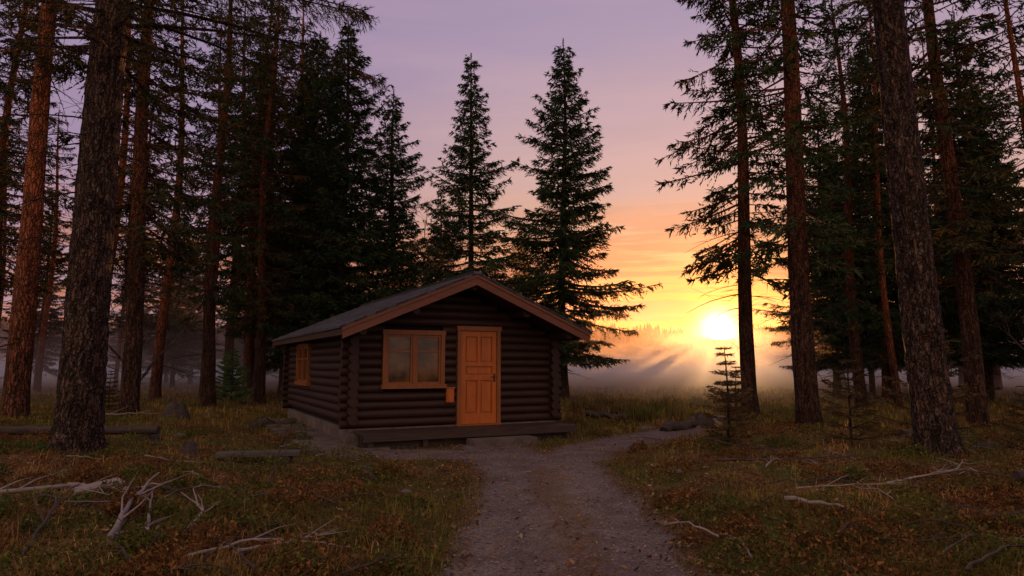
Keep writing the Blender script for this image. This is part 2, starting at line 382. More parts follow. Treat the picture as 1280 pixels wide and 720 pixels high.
# ------------------------------------------------------------------ trees
def tuft(mb,P,D,m,tl,rng,mat,lf=.15,wf=.024):
    n=len(P)
    if n==0: return
    k=(np.arange(m)+.3)/m
    B=P[:,None,:]+D[:,None,:]*(tl[:,None]*k[None,:])[...,None]
    B=B.reshape(-1,3); DD=np.repeat(D,m,0); N=len(B)
    d=DD+rng.randn(N,3)*.42; d/=np.linalg.norm(d,axis=1,keepdims=True)
    w=np.cross(d,rng.randn(N,3)); w/=(np.linalg.norm(w,axis=1,keepdims=True)+1e-6)
    L=lf*(.6+.8*rng.rand(N)); W=wf*(.6+.8*rng.rand(N))
    mb.tris(np.stack([B-w*W[:,None],B+w*W[:,None],B+d*L[:,None]],1),mat)
def branch(mb,base,az,L,s0,s1,rng,dens,mat,br=.018,tm=5,lf=.15,wf=.024,tlen=1.0,inner=.12,droop=.35,tmax=.8):
    o=np.array([math.cos(az),math.sin(az),0]); sd=np.array([-o[1],o[0],0]); t=np.linspace(0,1,6)
    bend=rng.randn()*.12
    C=base+o*(L*t)[:,None]+np.array([0,0,1.])*(L*(s0*t+s1*t*t))[:,None]+sd*(bend*L*t*t)[:,None]
    mb.tube(C,(br*L+.006)*(1-.85*t),3,0,False,cap=False)
    n=int(L*dens)
    if n<1: return
    tt=inner+(1-inner)*rng.rand(n)**.8
    P=np.stack([np.interp(tt,t,C[:,i]) for i in range(3)],-1)
    sg=np.sign(rng.rand(n)-.5)
    D=o*(.35+.5*rng.rand(n))[:,None]+sd*(sg*(.4+.7*rng.rand(n)))[:,None]; D[:,2]+=-droop*rng.rand(n)*1.6+.05
    D/=np.linalg.norm(D,axis=1,keepdims=True)
    tl=(.14+.42*L*(1.05-tt)*(.4+.6*rng.rand(n)))*tlen; tl=np.minimum(tl,tmax)
    tuft(mb,P,D,tm,tl,rng,mat,lf,wf)
def trunk(mb,H,r0,rng,seg=12,mat=0,curve=.12,flare=1.35,rough=.03,n=26):
    z=H*np.linspace(0,1,n)**1.3; ph=rng.rand(4)*6.28
    x=curve*np.sin(z*.35+ph[0])-curve*math.sin(ph[0]); y=curve*np.sin(z*.28+ph[1])-curve*math.sin(ph[1])
    R=r0*(1-z/H)**.75*(.92)+.012; R*=1+(flare-1)*np.exp(-z/.25)
    P=np.stack([x,y,z],-1); P0=P.copy(); P0[0,2]=-.35
    mb.tube(P0,R,seg,mat,True,rough,rng)
    return lambda q: np.array([np.interp(q,z,x),np.interp(q,z,y),q]), lambda q: np.interp(q,z,R)
def make_spruce(seed,H,zb,R,r0=.2,dens=18,step=.26,mat_n=1,pw=.75):
    rng=RS(seed); mb=MB(); ax,rad=trunk(mb,H,r0,rng,10)
    z=zb
    while z<H-.25:
        f=(z-zb)/(H-zb); nb=rng.randint(4,8)
        Lz=R*(1-f)**pw*min(1,.55+(z-zb)/5.)
        whorl=.62+.7*rng.rand(); a0=rng.rand()*6.28
        for i in range(nb):
            L=max(.25,Lz*whorl*(.5+.7*rng.rand())); az=a0+i*6.283/nb+rng.randn()*.35
            s0=-.42+.95*f**1.2+rng.randn()*.10; s1=.22 if f<.8 else .1
            branch(mb,ax(z+rng.randn()*.05),az,L,s0,s1,rng,dens,mat_n,tm=6,lf=.18,wf=.028,droop=.55)
        z+=step*(.7+.6*rng.rand())
    top=ax(H-.3); tuft(mb,np.repeat(top[None],8,0),np.repeat(np.array([[0,0,1.]]),8,0),5,np.full(8,.4),rng,mat_n,.12,.02)
    for i in range(int(zb*7)):
        z=.8+(zb-.8)*rng.rand() if zb>.9 else zb
        dead(mb,ax(z),rng.rand()*6.28,.4+.9*rng.rand(),rng)
    return mb
def dead(mb,base,az,L,rng,sub=3,r=.012,down=.25):
    o=np.array([math.cos(az),math.sin(az),0]); t=np.linspace(0,1,5); sd=np.array([-o[1],o[0],0])
    s0=.12*rng.randn(); C=base+o*(L*t)[:,None]+sd*(L*.2*rng.randn()*t*t)[:,None]; C[:,2]+=L*(s0*t-down*t*t)
    mb.tube(C,r*(1-.8*t)*(0.6+L*.5),4,0,False,cap=False)
    for i in range(sub):
        q=.3+.6*rng.rand(); p=np.array([np.interp(q,t,C[:,j]) for j in range(3)]); l=L*(.25+.3*rng.rand()); sg=1 if rng.rand()<.5 else -1
        d=o*.7+sd*sg*.7+np.array([0,0,rng.randn()*.3-.1]); e=p+d*l; m=(p+e)/2+np.array([0,0,.04*l])
        mb.tube(np.array([p,m,e]),[r*.5,r*.35,r*.15],3,0,False,cap=False)
def make_pine(seed,H,zb,R,r0=.24,dens=13,step=.36,ndead=26,seg=14,mats_n=1,n=30,curve=.14,deadmin=1.6,rough=.03,lf=.17,wf=.027,tm=6,droop=.75):
    rng=RS(seed); mb=MB(); ax,rad=trunk(mb,H,r0,rng,seg,curve=curve,n=n,rough=rough)
    z=zb
    while z<H-.3:
        f=(z-zb)/(H-zb); nb=rng.randint(3,6); Lz=R*(.55+.45*math.sin(min(1,f*2.2)*1.57))*(1-f)**.55
        a0=rng.rand()*6.28
        for i in range(nb):
            L=max(.4,Lz*(.4+.75*rng.rand())); az=a0+i*6.283/nb+rng.randn()*.5
            s0=-.34+.7*f+rng.randn()*.15
            branch(mb,ax(z+rng.randn()*.12),az,L,s0,.08,rng,dens,mats_n,tm=tm,lf=lf,wf=wf,inner=.25,droop=droop,tlen=1.1,tmax=.7)
        z+=step*(.6+.8*rng.rand())
    for i in range(ndead):
        z=deadmin+(zb+2-deadmin)*rng.rand(); dead(mb,ax(z),rng.rand()*6.28,.5+1.6*rng.rand()**1.5,rng,4)
    return mb
SP=[make_spruce(101,16.4,1.8,3.6,.2).build('spruce_tree',[m_bark_spruce,m_needle],link=False),
    make_spruce(102,16.8,1.8,3.4,.19,pw=.85).build('spruce_tree',[m_bark_spruce,m_needle],link=False),
    make_spruce(103,17.5,1.8,3.6,.22,pw=.7).build('spruce_tree',[m_bark_spruce,m_needle],link=False)]
PN=[make_pine(201,22,4.6,3.3,.26,dens=15).build('pine_tree',[m_bark_pine,m_needle_pine],link=False),
    make_pine(202,20,8.0,2.3,.23,dens=9,step=.5).build('pine_tree',[m_bark_red,m_needle_pine],link=False),
    make_pine(203,24,4.6,2.9,.32,dens=12,step=.42).build('pine_tree',[m_bark_pine,m_needle],link=False),
    make_pine(204,19,7.0,2.0,.15,dens=9,step=.5).build('pine_tree',[m_bark_red,m_needle],link=False)]
bm_=make_pine(301,24,7.0,3.4,.37,dens=15,ndead=60,seg=40,n=160,curve=.08,deadmin=2.8,rough=.05,lf=.12,wf=.008,tm=10)
r=RS(61)
for (z_,a_,l_,s_) in [(7.5,-.5,4.2,.02),(7.9,-.35,4.6,-.02),(8.4,-.65,4.6,-.06),(7.7,.1,3.8,.0),(8.8,-.2,4.3,-.1),(7.2,2.8,3.2,0),(7.6,3.3,3.4,.0)]:
    branch(bm_,np.array([0,0,z_]),a_,l_,s_,-.14,r,26,1,br=.010,tm=12,lf=.12,wf=.008,inner=.3,droop=.9,tmax=.75)
BIG=bm_.build('pine_tree',[m_bark_dark,m_needle_pine],link=False)
BIG2=make_pine(305,24,7.8,3.0,.32,dens=14,ndead=40,seg=36,n=160,curve=.06,deadmin=2.5,rough=.05,lf=.12,wf=.008,tm=10).build('pine_tree',[m_bark_dark,m_needle_pine],link=False)
def T(kind,me,x,y,s=1.0,rz=0.0,lean=0.0,sz=None):
    ob=place(kind,me,(x,y,float(gh(x,y))),None,None,(s,s,sz or s))
    ob.rotation_mode='QUATERNION'
    ob.rotation_quaternion=(Matrix.Rotation(math.radians(lean),3,'Y')@Matrix.Rotation(rz,3,'Z')).to_quaternion()
    return ob
T('pine_tree',BIG,-7.25,11.6,1.0,.5,2.0)
T('pine_tree',BIG2,6.85,11.2,1.0,2.0,-2.6)
T('pine_tree',PN[1],-14.3,19.9,1.4,1.0,1.6)
T('pine_tree',PN[0],-11.8,21.3,1.1,2.0,1.0)
T('pine_tree',PN[1],-15.0,29,1.0,3.0,.6)
T('pine_tree',PN[2],-11.2,25.5,.8,3.6,.6)
T('pine_tree',PN[0],-10.4,28.5,.8,1.6,.3)
T('pine_tree',PN[0],7.35,21.3,.95,4.0,-1.6)
T('pine_tree',PN[2],7.5,17.5,.95,1.2,-1.6)
T('pine_tree',PN[0],12.7,18.9,1.0,5.2,-2.2)
T('pine_tree',PN[3],13.2,17.2,.8,.2,-.5)
T('pine_tree',PN[2],12.9,25.5,.7,2.2,-.6)
T('pine_tree',PN[3],14.0,25,.9,2.9,-1)
T('spruce_tree',SP[0],2.3,30,1.0,0,0)
T('spruce_tree',SP[1],-1.9,32,1.0,1,0)
T('spruce_tree',SP[2],-7.7,30,.99,2,0)
T('spruce_tree',SP[0],-6.0,34,.95,3,0)
T('spruce_tree',SP[2],-9.6,33,1.05,4,0)
T('spruce_tree',SP[1],-11.5,36,1.1,5,0)
T('spruce_tree',SP[1],-4.4,40,.72,5,0)
T('spruce_tree',SP[2],.6,44,.62,2.5,0)
T('spruce_tree',SP[2],17.0,31,1.0,5,0)
T('spruce_tree',SP[0],20,29,1.05,1.4,0)
T('spruce_tree',SP[2],22,25,1.0,.4,0)
rg=RS(77)
pts=[]
def scatter(n,x0,x1,y0,y1,md,kinds,sr=(.8,1.15)):
    c=0;tr=0
    while c<n and tr<4000:
        tr+=1; x=x0+(x1-x0)*rg.rand(); y=y0+(y1-y0)*rg.rand()
        bear=math.degrees(math.atan2(x,y))
        if y>24 and 9<bear<25: continue          # open meadow towards the sun
        if -11<bear<10 and y<60: continue         # clearing behind the cabin
        if any((x-a)**2+(y-b)**2<md*md for a,b in pts): continue
        pts.append((x,y)); k=kinds[rg.randint(len(kinds))]; s=sr[0]+(sr[1]-sr[0])*rg.rand()
        T('pine_tree' if k in PN else 'spruce_tree',k,x,y,s,rg.rand()*6.28,(-.6 if x>0 else .8)+rg.randn()*.8); c+=1
scatter(34,-36,-10,26,50,1.8,[PN[1],PN[3],PN[1],PN[3],PN[0]])
scatter(9,-34,-15,44,62,2.4,[SP[0],SP[1],SP[2]],(.6,.85))
scatter(11,12,38,27,52,2.2,[PN[1],PN[3],SP[0],PN[3]])
scatter(10,-20,4,60,80,3,[SP[0],SP[1],SP[2]],(.5,.8))
def bare_tree(seed,H):
    rng=RS(seed); mb=MB()
    def rec(p,d,L,r,lv):
        n=5; P=[p]; dd=d.copy()
        for i in range(n):
            dd=dd+rng.randn(3)*.12; dd[2]+=.05; dd/=np.linalg.norm(dd); P.append(P[-1]+dd*L/n)
        P=np.array(P); mb.tube(P,np.linspace(r,r*.55,n+1),6 if lv<2 else 3,0,True,cap=False)
        if lv>=4: return
        for k in range(4 if lv else 7):
            q=rng.randint(2 if lv else 1,n+1); nd=dd*.8+rng.randn(3)*.5; nd[2]=abs(nd[2])+.2; nd/=np.linalg.norm(nd)
            rec(P[q],nd,L*(.45+.2*rng.rand()),r*.45,lv+1)
    rec(np.array([0,0,-.2]),np.array([0,0,1.]),H*.55,.13,0); return mb
m_birch=bark_mat('birch_bark',(.10,.08,.08),(.28,.24,.24),(.12,.08,.08),3,6)
bt=bare_tree(4,12).build('bare_birch_tree',[m_birch],link=False)
T('bare_birch_tree',bt,-5.0,38,1.2,0,0); T('bare_birch_tree',bt,-13,24,.8,2,0); T('bare_birch_tree',bt,17.5,22,.7,4,0)
def sapling(seed,H,R,dens,mat,step=.11,lf=.05,wf=.008,br=.012):
    rng=RS(seed); mb=MB(); z=np.linspace(-.1,H,8); mb.tube(np.stack([.03*np.sin(z*2),0*z,z],-1),np.linspace(.018,.004,8)*H,6,0,True)
    q=.12
    while q<H-.05:
        f=q/H; nb=rng.randint(4,7); a=rng.rand()*6
        for i in range(nb):
            branch(mb,np.array([.03*math.sin(q*2),0,q]),a+i*6.283/nb+rng.randn()*.2,max(.06,R*(1-f)**.8*(.5+.8*rng.rand())),.1+.3*f,.12,rng,dens,1,br=br,tm=6,lf=lf,wf=wf,tlen=.8,droop=.1)
        q+=step*(.7+.6*rng.rand())
    return mb.build('spruce_sapling',[m_bark_spruce,mat],link=False)
sa=sapling(1,1.75,.56,55,m_needle_dry,.15,.06,.009); sb=sapling(2,1.6,.75,36,m_needle_dry,.17,.06,.010); sc_=sapling(3,2.2,.85,45,m_needle_young,.12,.09,.014)
T('spruce_sapling',sa,3.85,12.4,1.0,0,0); T('spruce_sapling',sb,6.0,12.3,1.0,1,0); T('spruce_sapling',sc_,-11.2,27.5,1.0,0,0)
T('spruce_sapling',sb,7.9,10.6,.7,2,0); T('spruce_sapling',sa,5.6,17.2,.9,3,0); T('spruce_sapling',sb,9.6,15.5,1.6,3,0); T('spruce_sapling',sc_,-9.5,31,.9,3,0); T('spruce_sapling',sa,-13.4,23,.8,3,0)

# distant tree line: one object
mb=MB(); r=RS(90); n=5600
az=np.radians(-75+150*r.rand(n)); dist=170+150*r.rand(n)**1.5; az0=np.degrees(az)
H=(5.9+3.4*r.rand(n)+4.6*fbm(az*22,az*0,7,3))*dist/190
dsun=np.abs(az0-16.9); H*=.72+.28*sstep(.3,3,dsun)
tx=dist*np.sin(az); ty=dist*np.cos(az)
tiers=9
for k in range(tiers):
    f=k/tiers
    for j in range(4):
        a=r.rand(n)*6.283; w=(1-f)**.75*H*.25*(.6+.7*r.rand(n)); z0=H*f*.93
        c=np.stack([tx,ty,z0+H*.20],-1); o=np.stack([np.cos(a)*w,np.sin(a)*w,-H*.05*r.rand(n)],-1); o2=np.stack([np.cos(a+2.4)*w,np.sin(a+2.4)*w,-H*.05*r.rand(n)],-1)
        b=np.stack([tx,ty,z0],-1); mb.tris(np.stack([c,b+o,b+o2],1),0)
mb.build('distant_treeline',[m_far])
mb=MB(); A=np.radians(np.linspace(-80,80,161)); hh=16+22*fbm(A*3,A*0,12)
V=[];
for a,h in zip(A,hh): V+= [(900*math.sin(a),900*math.cos(a),-5),(1050*math.sin(a),1050*math.cos(a),float(h)*1.35),(1350*math.sin(a),1350*math.cos(a),-5)]
F=[[3*i,3*i+3,3*i+4,3*i+1] for i in range(160)]+[[3*i+1,3*i+4,3*i+5,3*i+2] for i in range(160)]
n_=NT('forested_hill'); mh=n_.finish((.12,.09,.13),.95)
mb.add(V,F,0,True); mb.build('distant_hill',[mh])

# ------------------------------------------------------------------ cabin
cabin=bpy.data.objects.new('log_cabin',None); scene.collection.objects.link(cabin)
cabin.location=(CA[0],CA[1],0); cabin.rotation_euler=(0,0,YAW)
W_,D_=4.6,7.15; TAN=.4195; APU=3.30
rng=RS(400)
def roofz(x): return APU-abs(x-W_/2)*TAN
lr=.098; sp=.172; z0=.42
def logseg(mb,axis_,a,b,fixed,z,mat,rr=lr,ends=True):
    n=max(3,int(abs(b-a)/.6)+2); t=np.linspace(a,b,n); R=rr*(1+.04*rng.randn())*(1+.02*rng.randn(n))
    j=rng.randn()*.006
    P=np.stack([t,np.full(n,fixed+j),np.full(n,z)],-1) if axis_=='x' else np.stack([np.full(n,fixed+j),t,np.full(n,z)],-1)
    mb.tube(P,R,14,mat,True)
door=(2.227,3.245,.33,2.40); win=(.60,1.94,1.13,2.29)
mb=MB(); z=z0
while z<APU-.16:
    for yw in (0,D_):
        half=(APU-.06-z-lr*.4)/TAN
        lo,hi=-.24+.05*rng.rand(),W_+.24-.05*rng.rand()
        if z>2.12: lo,hi=max(lo if z<2.2 else 0,W_/2-half),min(hi if z<2.2 else W_,W_/2+half)
        segs=[(lo,hi)]
        if yw==0:
            for (a,b,c,d) in (door,win):
                if c-.04<z<d+.03:
                    ns=[]
                    for s0_,s1_ in segs:
                        if a>s0_ and b<s1_: ns+=[(s0_,a+.03),(b-.03,s1_)]
                        elif b<=s0_ or a>=s1_: ns.append((s0_,s1_))
                        else: ns.append((s0_,s1_))
                    segs=ns
        for s0_,s1_ in segs:
            if s1_-s0_>.1: logseg(mb,'x',s0_,s1_,yw,z,0)
    z+=sp
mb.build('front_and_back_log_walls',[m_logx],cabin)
mb=MB(); z=z0+sp/2
swin=(3.9,5.5,1.09,2.12)
while z<2.24:
    for xw in (0,W_):
        segs=[(-.24+.05*rng.rand(),D_+.22)]
        if xw==0 and swin[2]-.04<z<swin[3]+.03: segs=[(segs[0][0],swin[0]+.03),(swin[1]-.03,segs[0][1])]
        for a,b in segs: logseg(mb,'y',a,b,xw,z,0)
    z+=sp
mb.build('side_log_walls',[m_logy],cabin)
mb=MB(); e=.03
prof=[(e,e,.2),(W_-e,e,.2),(W_-e,e,roofz(W_)-.05),(W_/2,e,APU-.06),(e,e,roofz(0)-.05)]
mb.prism(prof,(0,D_-2*e,0)); mb.build('light_leak_backing',[m_dark],cabin)  # solid dark block added inside the logs to stop light leaks
mb=MB(); mb.box(-.06,W_+.06,-.04,D_+.04,-.4,.325); mb.build('foundation',[m_conc],cabin)
def slab(mb,side,y0,y1,zoff,th,xo,xin=0.0,mat=0):
    xe=W_/2+side*(W_/2+xo); xr=W_/2+side*xin
    zt=lambda x: APU+zoff-abs(x-W_/2)*TAN
    prof=[(xr,y0,zt(xr)),(xe,y0,zt(xe)),(xe,y0,zt(xe)+th),(xr,y0,zt(xr)+th)]
    mb.prism(prof,(0,y1-y0,0),mat)
OV=.42; F0=-.95; F1=D_+.75
mb=MB(); slab(mb,-1,F0+.03,F1-.03,0,.05,OV-.02,0); slab(mb,1,F0+.03,F1-.03,0,.05,OV-.02,0); mb.build('roof_boards',[m_soffit],cabin)
mb=MB(); slab(mb,-1,F0-.05,F1+.05,.135,.03,OV+.06,0); slab(mb,1,F0-.05,F1+.05,.135,.03,OV+.06,0)
for side in (-1,1):
    k=0; L=(W_/2+OV+.06)
    while k*.22<L-.1:
        xo_out=L-k*.22; xi=max(0,xo_out-.30)
        a=W_/2+side*xo_out; b=W_/2+side*xi; za=APU+.168-xo_out*TAN; zb_=APU+.168-xi*TAN
        mb.prism([(a,F0-.055,za-.004),(b,F0-.055,zb_-.006),(b,F0-.055,zb_),(a,F0-.055,za+.016)],(0,F1-F0+.11,0)); k+=1
mb.box(W_/2-.11,W_/2+.11,F0-.06,F1+.06,APU+.135,APU+.192)
mb.build('roof_covering',[m_roof],cabin)
mb=MB(); 
for side in (-1,1):
    slab(mb,side,F0-.02,F0+.025,-.085,.215,OV,0)
    slab(mb,side,F1-.025,F1+.02,-.085,.215,OV,0)
    slab(mb,side,F0-.04,F0-.021,.07,.062,OV+.02,0)
mb.build('barge_boards',[m_fascia],cabin)
mb=MB()
for side in (-1,1):
    xe=W_/2+side*(W_/2+OV); zt=APU-(W_/2+OV)*TAN
    mb.box(min(xe,xe+side*.025),max(xe,xe+side*.025),F0-.02,F1+.02,zt-.02,zt+.13)
mb.build('eave_boards',[m_soffit],cabin)
mb=MB()
for x in (W_/2,W_/2-1.25,W_/2+1.25,0,W_):
    zz=roofz(x)-.10; logseg(mb,'y',F0+.12,.05,x,zz,0,.085)
mb.build('purlins',[m_logy],cabin)
a,b,c,d=door
mb=MB(); fw=.085
mb.box(a,a+fw,-.15,0,c,d-fw); mb.box(b-fw,b,-.15,0,c,d-fw); mb.box(a-.02,b+.02,-.165,0,d-fw,d+.012); mb.box(a-.02,b+.02,-.17,0,c-.035,c)
mb.build('door_frame',[m_frame],cabin)
mb=MB(); x0,x1=a+fw+.006,b-fw-.006; zt,zb=d-fw-.006,c+.004; y1=-.07
stile=.10
mb.box(x0,x0+stile,-.118,y1,zb,zt); mb.box(x1-stile,x1,-.118,y1,zb,zt)
xi0,xi1=x0+stile,x1-stile; zs=[zb,zb+.20,zb+.92,zb+1.02,zb+1.22,zb+1.30,zt-.12,zt]
for q in (0,2,4,6): mb.box(xi0,xi1,-.118,y1,zs[q],zs[q+1])
xm=(xi0+xi1)/2
mb.box(xm-.035,xm+.035,-.116,y1,zs[1],zs[2]); mb.box(xm-.035,xm+.035,-.116,y1,zs[5],zs[6])
mb.box(xi0,xm-.035,-.082,y1,zs[1],zs[2]); mb.box(xm+.035,xi1,-.082,y1,zs[1],zs[2]); mb.box(xi0,xi1,-.082,y1,zs[3],zs[4])
for (p,q) in ((xi0+.04,xm-.075),(xm+.075,xi1-.04)): mb.box(p,q,-.104,-.083,zs[1]+.05,zs[2]-.05)
mb.box(xi0+.04,xi1-.04,-.104,-.083,zs[3]+.04,zs[4]-.04)
mb.box(xi0,xm-.035,-.080,y1,zs[5],zs[6]); mb.box(xm+.035,xi1,-.080,y1,zs[5],zs[6])
for (p,q) in ((xi0+.03,xm-.065),(xm+.065,xi1-.03)): mb.box(p,q,-.10,-.081,zs[5]+.03,zs[6]-.03)
mb.build('door',[m_orange],cabin)
mb=MB(); hx=x1-.05; hz=zb+.97
mb.box(hx-.02,hx+.02,-.126,-.118,hz-.09,hz+.09); mb.tube([(hx,-.126,hz+.02),(hx,-.165,hz+.02),(hx-.03,-.172,hz+.02),(hx-.12,-.17,hz+.015)],.009,8); mb.build('door_handle',[m_metal],cabin)
def window(name,axis_,a,b,c,d,bars=True):
    fr=MB(); gl=MB()
    def bx(m,p,q,o0,o1,r_,s_):
        if axis_=='x': m.box(p,q,-o1,-o0,r_,s_)
        else: m.box(-o1,-o0,p,q,r_,s_)
    f=.085
    bx(fr,a,a+f,.0,.145,c+.055,d-f); bx(fr,b-f,b,.0,.145,c+.055,d-f); bx(fr,a-.015,b+.015,.0,.15,d-f,d+.01); bx(fr,a-.03,b+.03,.0,.175,c-.03,c+.055)
    m=(a+b)/2; bx(fr,m-.035,m+.035,0,.135,c+.055,d-f)
    for (p,q) in ((a+f,m-.035),(m+.035,b-f)):
        r0,r1=c+.055,d-f; g=.045
        bx(fr,p,p+g,0,.115,r0,r1); bx(fr,q-g,q,0,.115,r0,r1); bx(fr,p+g,q-g,0,.113,r0,r0+g); bx(fr,p+g,q-g,0,.113,r1-g,r1)
        zz=r0+(r1-r0)*.66; bx(fr,p+g,q-g,.05,.109,zz-.017,zz+.017)
        bx(gl,p+g,q-g,.05,.085,r0+g,r1-g)
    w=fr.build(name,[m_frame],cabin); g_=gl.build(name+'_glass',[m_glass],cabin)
window('front_window','x',*win); window('side_window','y',*swin)
mb=MB(); mb.box(1.985,2.155,-.14,-.09,.80,1.09); mb.box(1.97,2.17,-.155,-.085,1.09,1.11); mb.box(2.0,2.14,-.147,-.141,.83,1.06); mb.build('mail_box',[m_orange],cabin)
mb=MB(); yy=-.14; k=0
while yy>-.92:
    mb.box(.02,W_+.02,yy-.145,yy-.006,.262,.296+.004*rng.rand()); yy-=.152
mb.box(.0,W_+.04,yy+.008,yy+.045,.16,.27)
for x in np.linspace(.15,W_-.15,5): mb.box(x-.05,x+.05,yy+.05,-.1,-.1,.26)
mb.build('porch_deck',[m_deck],cabin)
mb=MB(); mb.box(0,W_,-.86,-.84,-.1,.255); mb.build('deck_skirt_board',[m_dkwood],cabin)
mb=MB(); mb.box(2.08,3.45,-1.42,-.96,-.15,.135); mb.build('door_step',[m_conc],cabin)
mb=MB(); mb.box(-.95,-.07,-1.0,D_-.3,-.2,.07); mb.box(-.07,.5,-1.05,-.965,-.2,.05); mb.build('concrete_apron',[m_conc],cabin)
mb=MB(); mb.box(-.16,.16,-.30,-.041,-.2,.25); mb.build('corner_footing',[m_conc],cabin)

# ------------------------------------------------------------------ ground objects
def stick(name,pts,r0,r1,mat,subs=0,seed=0,seg=8):
    rng=RS(seed+900); P=np.array(pts,float); n=max(6,len(P)*4); t=np.linspace(0,1,len(P)); tt=np.linspace(0,1,n)
    Q=np.stack([np.interp(tt,t,P[:,i]) for i in range(3)],-1)+rng.randn(n,3)*r0*.35
    mb=MB(); mb.tube(Q,np.linspace(r0,r1,n),seg,0,True,.12,rng)
    for i in range(subs):
        k=rng.randint(1,n-2); d=(Q[min(k+2,n-1)]-Q[k]); d/=np.linalg.norm(d); side=np.cross(d,rng.randn(3)); side/=np.linalg.norm(side); side[2]=abs(side[2])*.4
        l=np.linalg.norm(Q[-1]-Q[0])*(.12+.25*rng.rand()); e=Q[k]+(d*.7+side*.7)*l; m=(Q[k]+e)/2+rng.randn(3)*l*.06
        mb.tube([Q[k],m,e],[r1*1.0+.003,r1*.6+.002,.0015],5,0,True)
    mb.build(name,[mat])
def g(x,y,dz=0): return (x,y,float(gh(x,y))+dz)
stick('fallen_branch',[g(-5.6,6.6,.10),g(-4.7,7.2,.17),g(-4.2,8.1,.12)],.028,.012,m_grey,3,1)
stick('fallen_branch',[g(-3.1,5.4,.10),g(-3.45,6.3,.16),g(-3.9,7.7,.26)],.030,.009,m_grey,4,2)
stick('fallen_branch',[g(-2.9,5.6,.12),g(-3.3,6.4,.10),g(-3.7,7.2,.10)],.020,.005,m_grey,3,3)
stick('fallen_branch',[g(-3.6,5.2,.08),g(-3.8,5.9,.18),g(-4.5,6.6,.12)],.016,.005,m_dkwood,4,33)
stick('fallen_branch',[g(-2.6,5.6,.12),g(-2.75,6.3,.14),g(-3.3,7.0,.12)],.016,.005,m_grey,4,34)
stick('fallen_branch',[g(-5.2,8.2,.12),g(-4.4,8.0,.14),g(-3.7,7.9,.12)],.022,.007,m_grey,3,35)
stick('fallen_branch',[g(-2.0,5.1,.10),g(-1.7,5.7,.13),g(-1.5,6.2,.08)],.016,.004,m_grey,3,4)
stick('fallen_branch',[g(-2.3,5.0,.10),g(-1.9,5.3,.16),g(-1.2,5.5,.08)],.014,.004,m_grey,3,41)
stick('fallen_branch',[g(-1.1,5.3,.06),g(-1.7,5.6,.13),g(-2.2,5.6,.06)],.010,.003,m_dkwood,4,5)
stick('fallen_branch',[g(2.8,9.6,.10),g(4.0,9.9,.16),g(5.6,10.8,.06)],.018,.005,m_dkwood,6,6)
stick('fallen_branch',[g(2.8,7.2,.09),g(3.2,6.7,.09)],.024,.014,m_grey,1,7)
stick('fallen_branch',[g(3.0,11.1,.3),g(3.8,11.0,.22),g(4.7,11.4,.08)],.014,.004,m_dkwood,6,8)
stick('fallen_branch',[g(4.6,8.6,.08),g(5.8,9.1,.16),g(6.4,9.9,.07)],.016,.004,m_grey,6,9)
stick('fallen_branch',[g(3.4,8.4,.08),g(4.3,8.2,.14),g(5.0,8.5,.07)],.014,.004,m_grey,6,42)
stick('fallen_branch',[g(2.6,6.0,.08),g(3.4,5.8,.14),g(4.0,6.0,.07)],.012,.004,m_dkwood,5,43)
stick('fallen_branch',[g(-12.6,19.6,.25),g(-11.2,20,.22),g(-10.4,20.8,.1)],.03,.01,m_grey,6,10)
stick('fallen_branch',[g(-8.2,8.4,.2),g(-7.2,9.0,.2),g(-6.3,9.0,.1)],.02,.008,m_dkwood,5,11)
stick('fallen_log',[g(4.55,6.9,.05),g(4.95,6.65,.05)],.07,.065,m_dkwood,0,12,12)
stick('fallen_log',[g(6.2,8.6,.07),g(7.4,8.8,.10)],.075,.07,m_dkwood,0,13,12)
stick('fallen_log',[g(-6.6,17.6,.08),g(-5.6,18.0,.08)],.13,.11,m_dkwood,2,14,12)
stick('fallen_log',[g(3.6,16.6,.09),g(4.6,17.4,.09)],.13,.11,m_dkwood,0,15,12)
stick('fallen_log',[g(7.8,14.0,.1),g(9.8,14.6,.1)],.10,.08,m_dkwood,2,16,12)
stick('fallen_log',[g(3.3,19.8,.1),g(2.2,20.4,.1)],.10,.08,m_dkwood,2,18,12)
stick('fallen_branch',[g(-3.0,8.6,.0),g(-2.9,8.7,.5),g(-2.85,8.8,.85)],.012,.004,m_dkwood,6,17,6)
rg2=RS(55)
for i in range(130):
    y=4.4*(18/4.4)**rg2.rand(); x=(rg2.rand()*2-1)*y*.8
    if pmask(x,y)>-.3 or cab(x,y)<1: continue
    a=rg2.rand()*3.14; l=.25+.8*rg2.rand()
    stick('twig',[g(x,y,.09),g(x+math.cos(a)*l*.5,y+math.sin(a)*l*.5,.15),g(x+math.cos(a)*l,y+math.sin(a)*l,.09)],.006+.007*rg2.rand(),.003,m_grey if rg2.rand()<.4 else m_dkwood,3,100+i,5)
mb=MB(); mb.prism([(-.22,-.05,0),(.24,-.07,.01),(.2,.06,.03),(-.2,.06,.02)],(.01,0,.03)); ob=mb.build('bark_piece',[m_grey]); ob.location=g(-4.35,7.35,.16); ob.rotation_euler=(.15,-.12,.75)
lb=bpy.data.objects.new('log_barrier',None); scene.collection.objects.link(lb); lb.location=(-8.6,13.9,float(gh(-8.6,13.9)))
mb=MB(); r=RS(3); t=np.linspace(-3.2,1.5,14); mb.tube(np.stack([t,.04*np.sin(t),.34+0*t],-1),.085+0*t,12,0,True,.05,r); mb.build('rail',[m_dkwood],lb)
mb=MB()
for x in (-2.6,1.25): mb.tube([(x,-.0,-.2),(x,.0,.05),(x,0,.27)],[.13,.12,.12],12,0,True,.06,r)
mb.tube([(1.3,-.35,.12),(1.3,0,.12),(1.3,.4,.13)],.10,12,0,True,.05,r); mb.build('supports',[m_dkwood],lb)
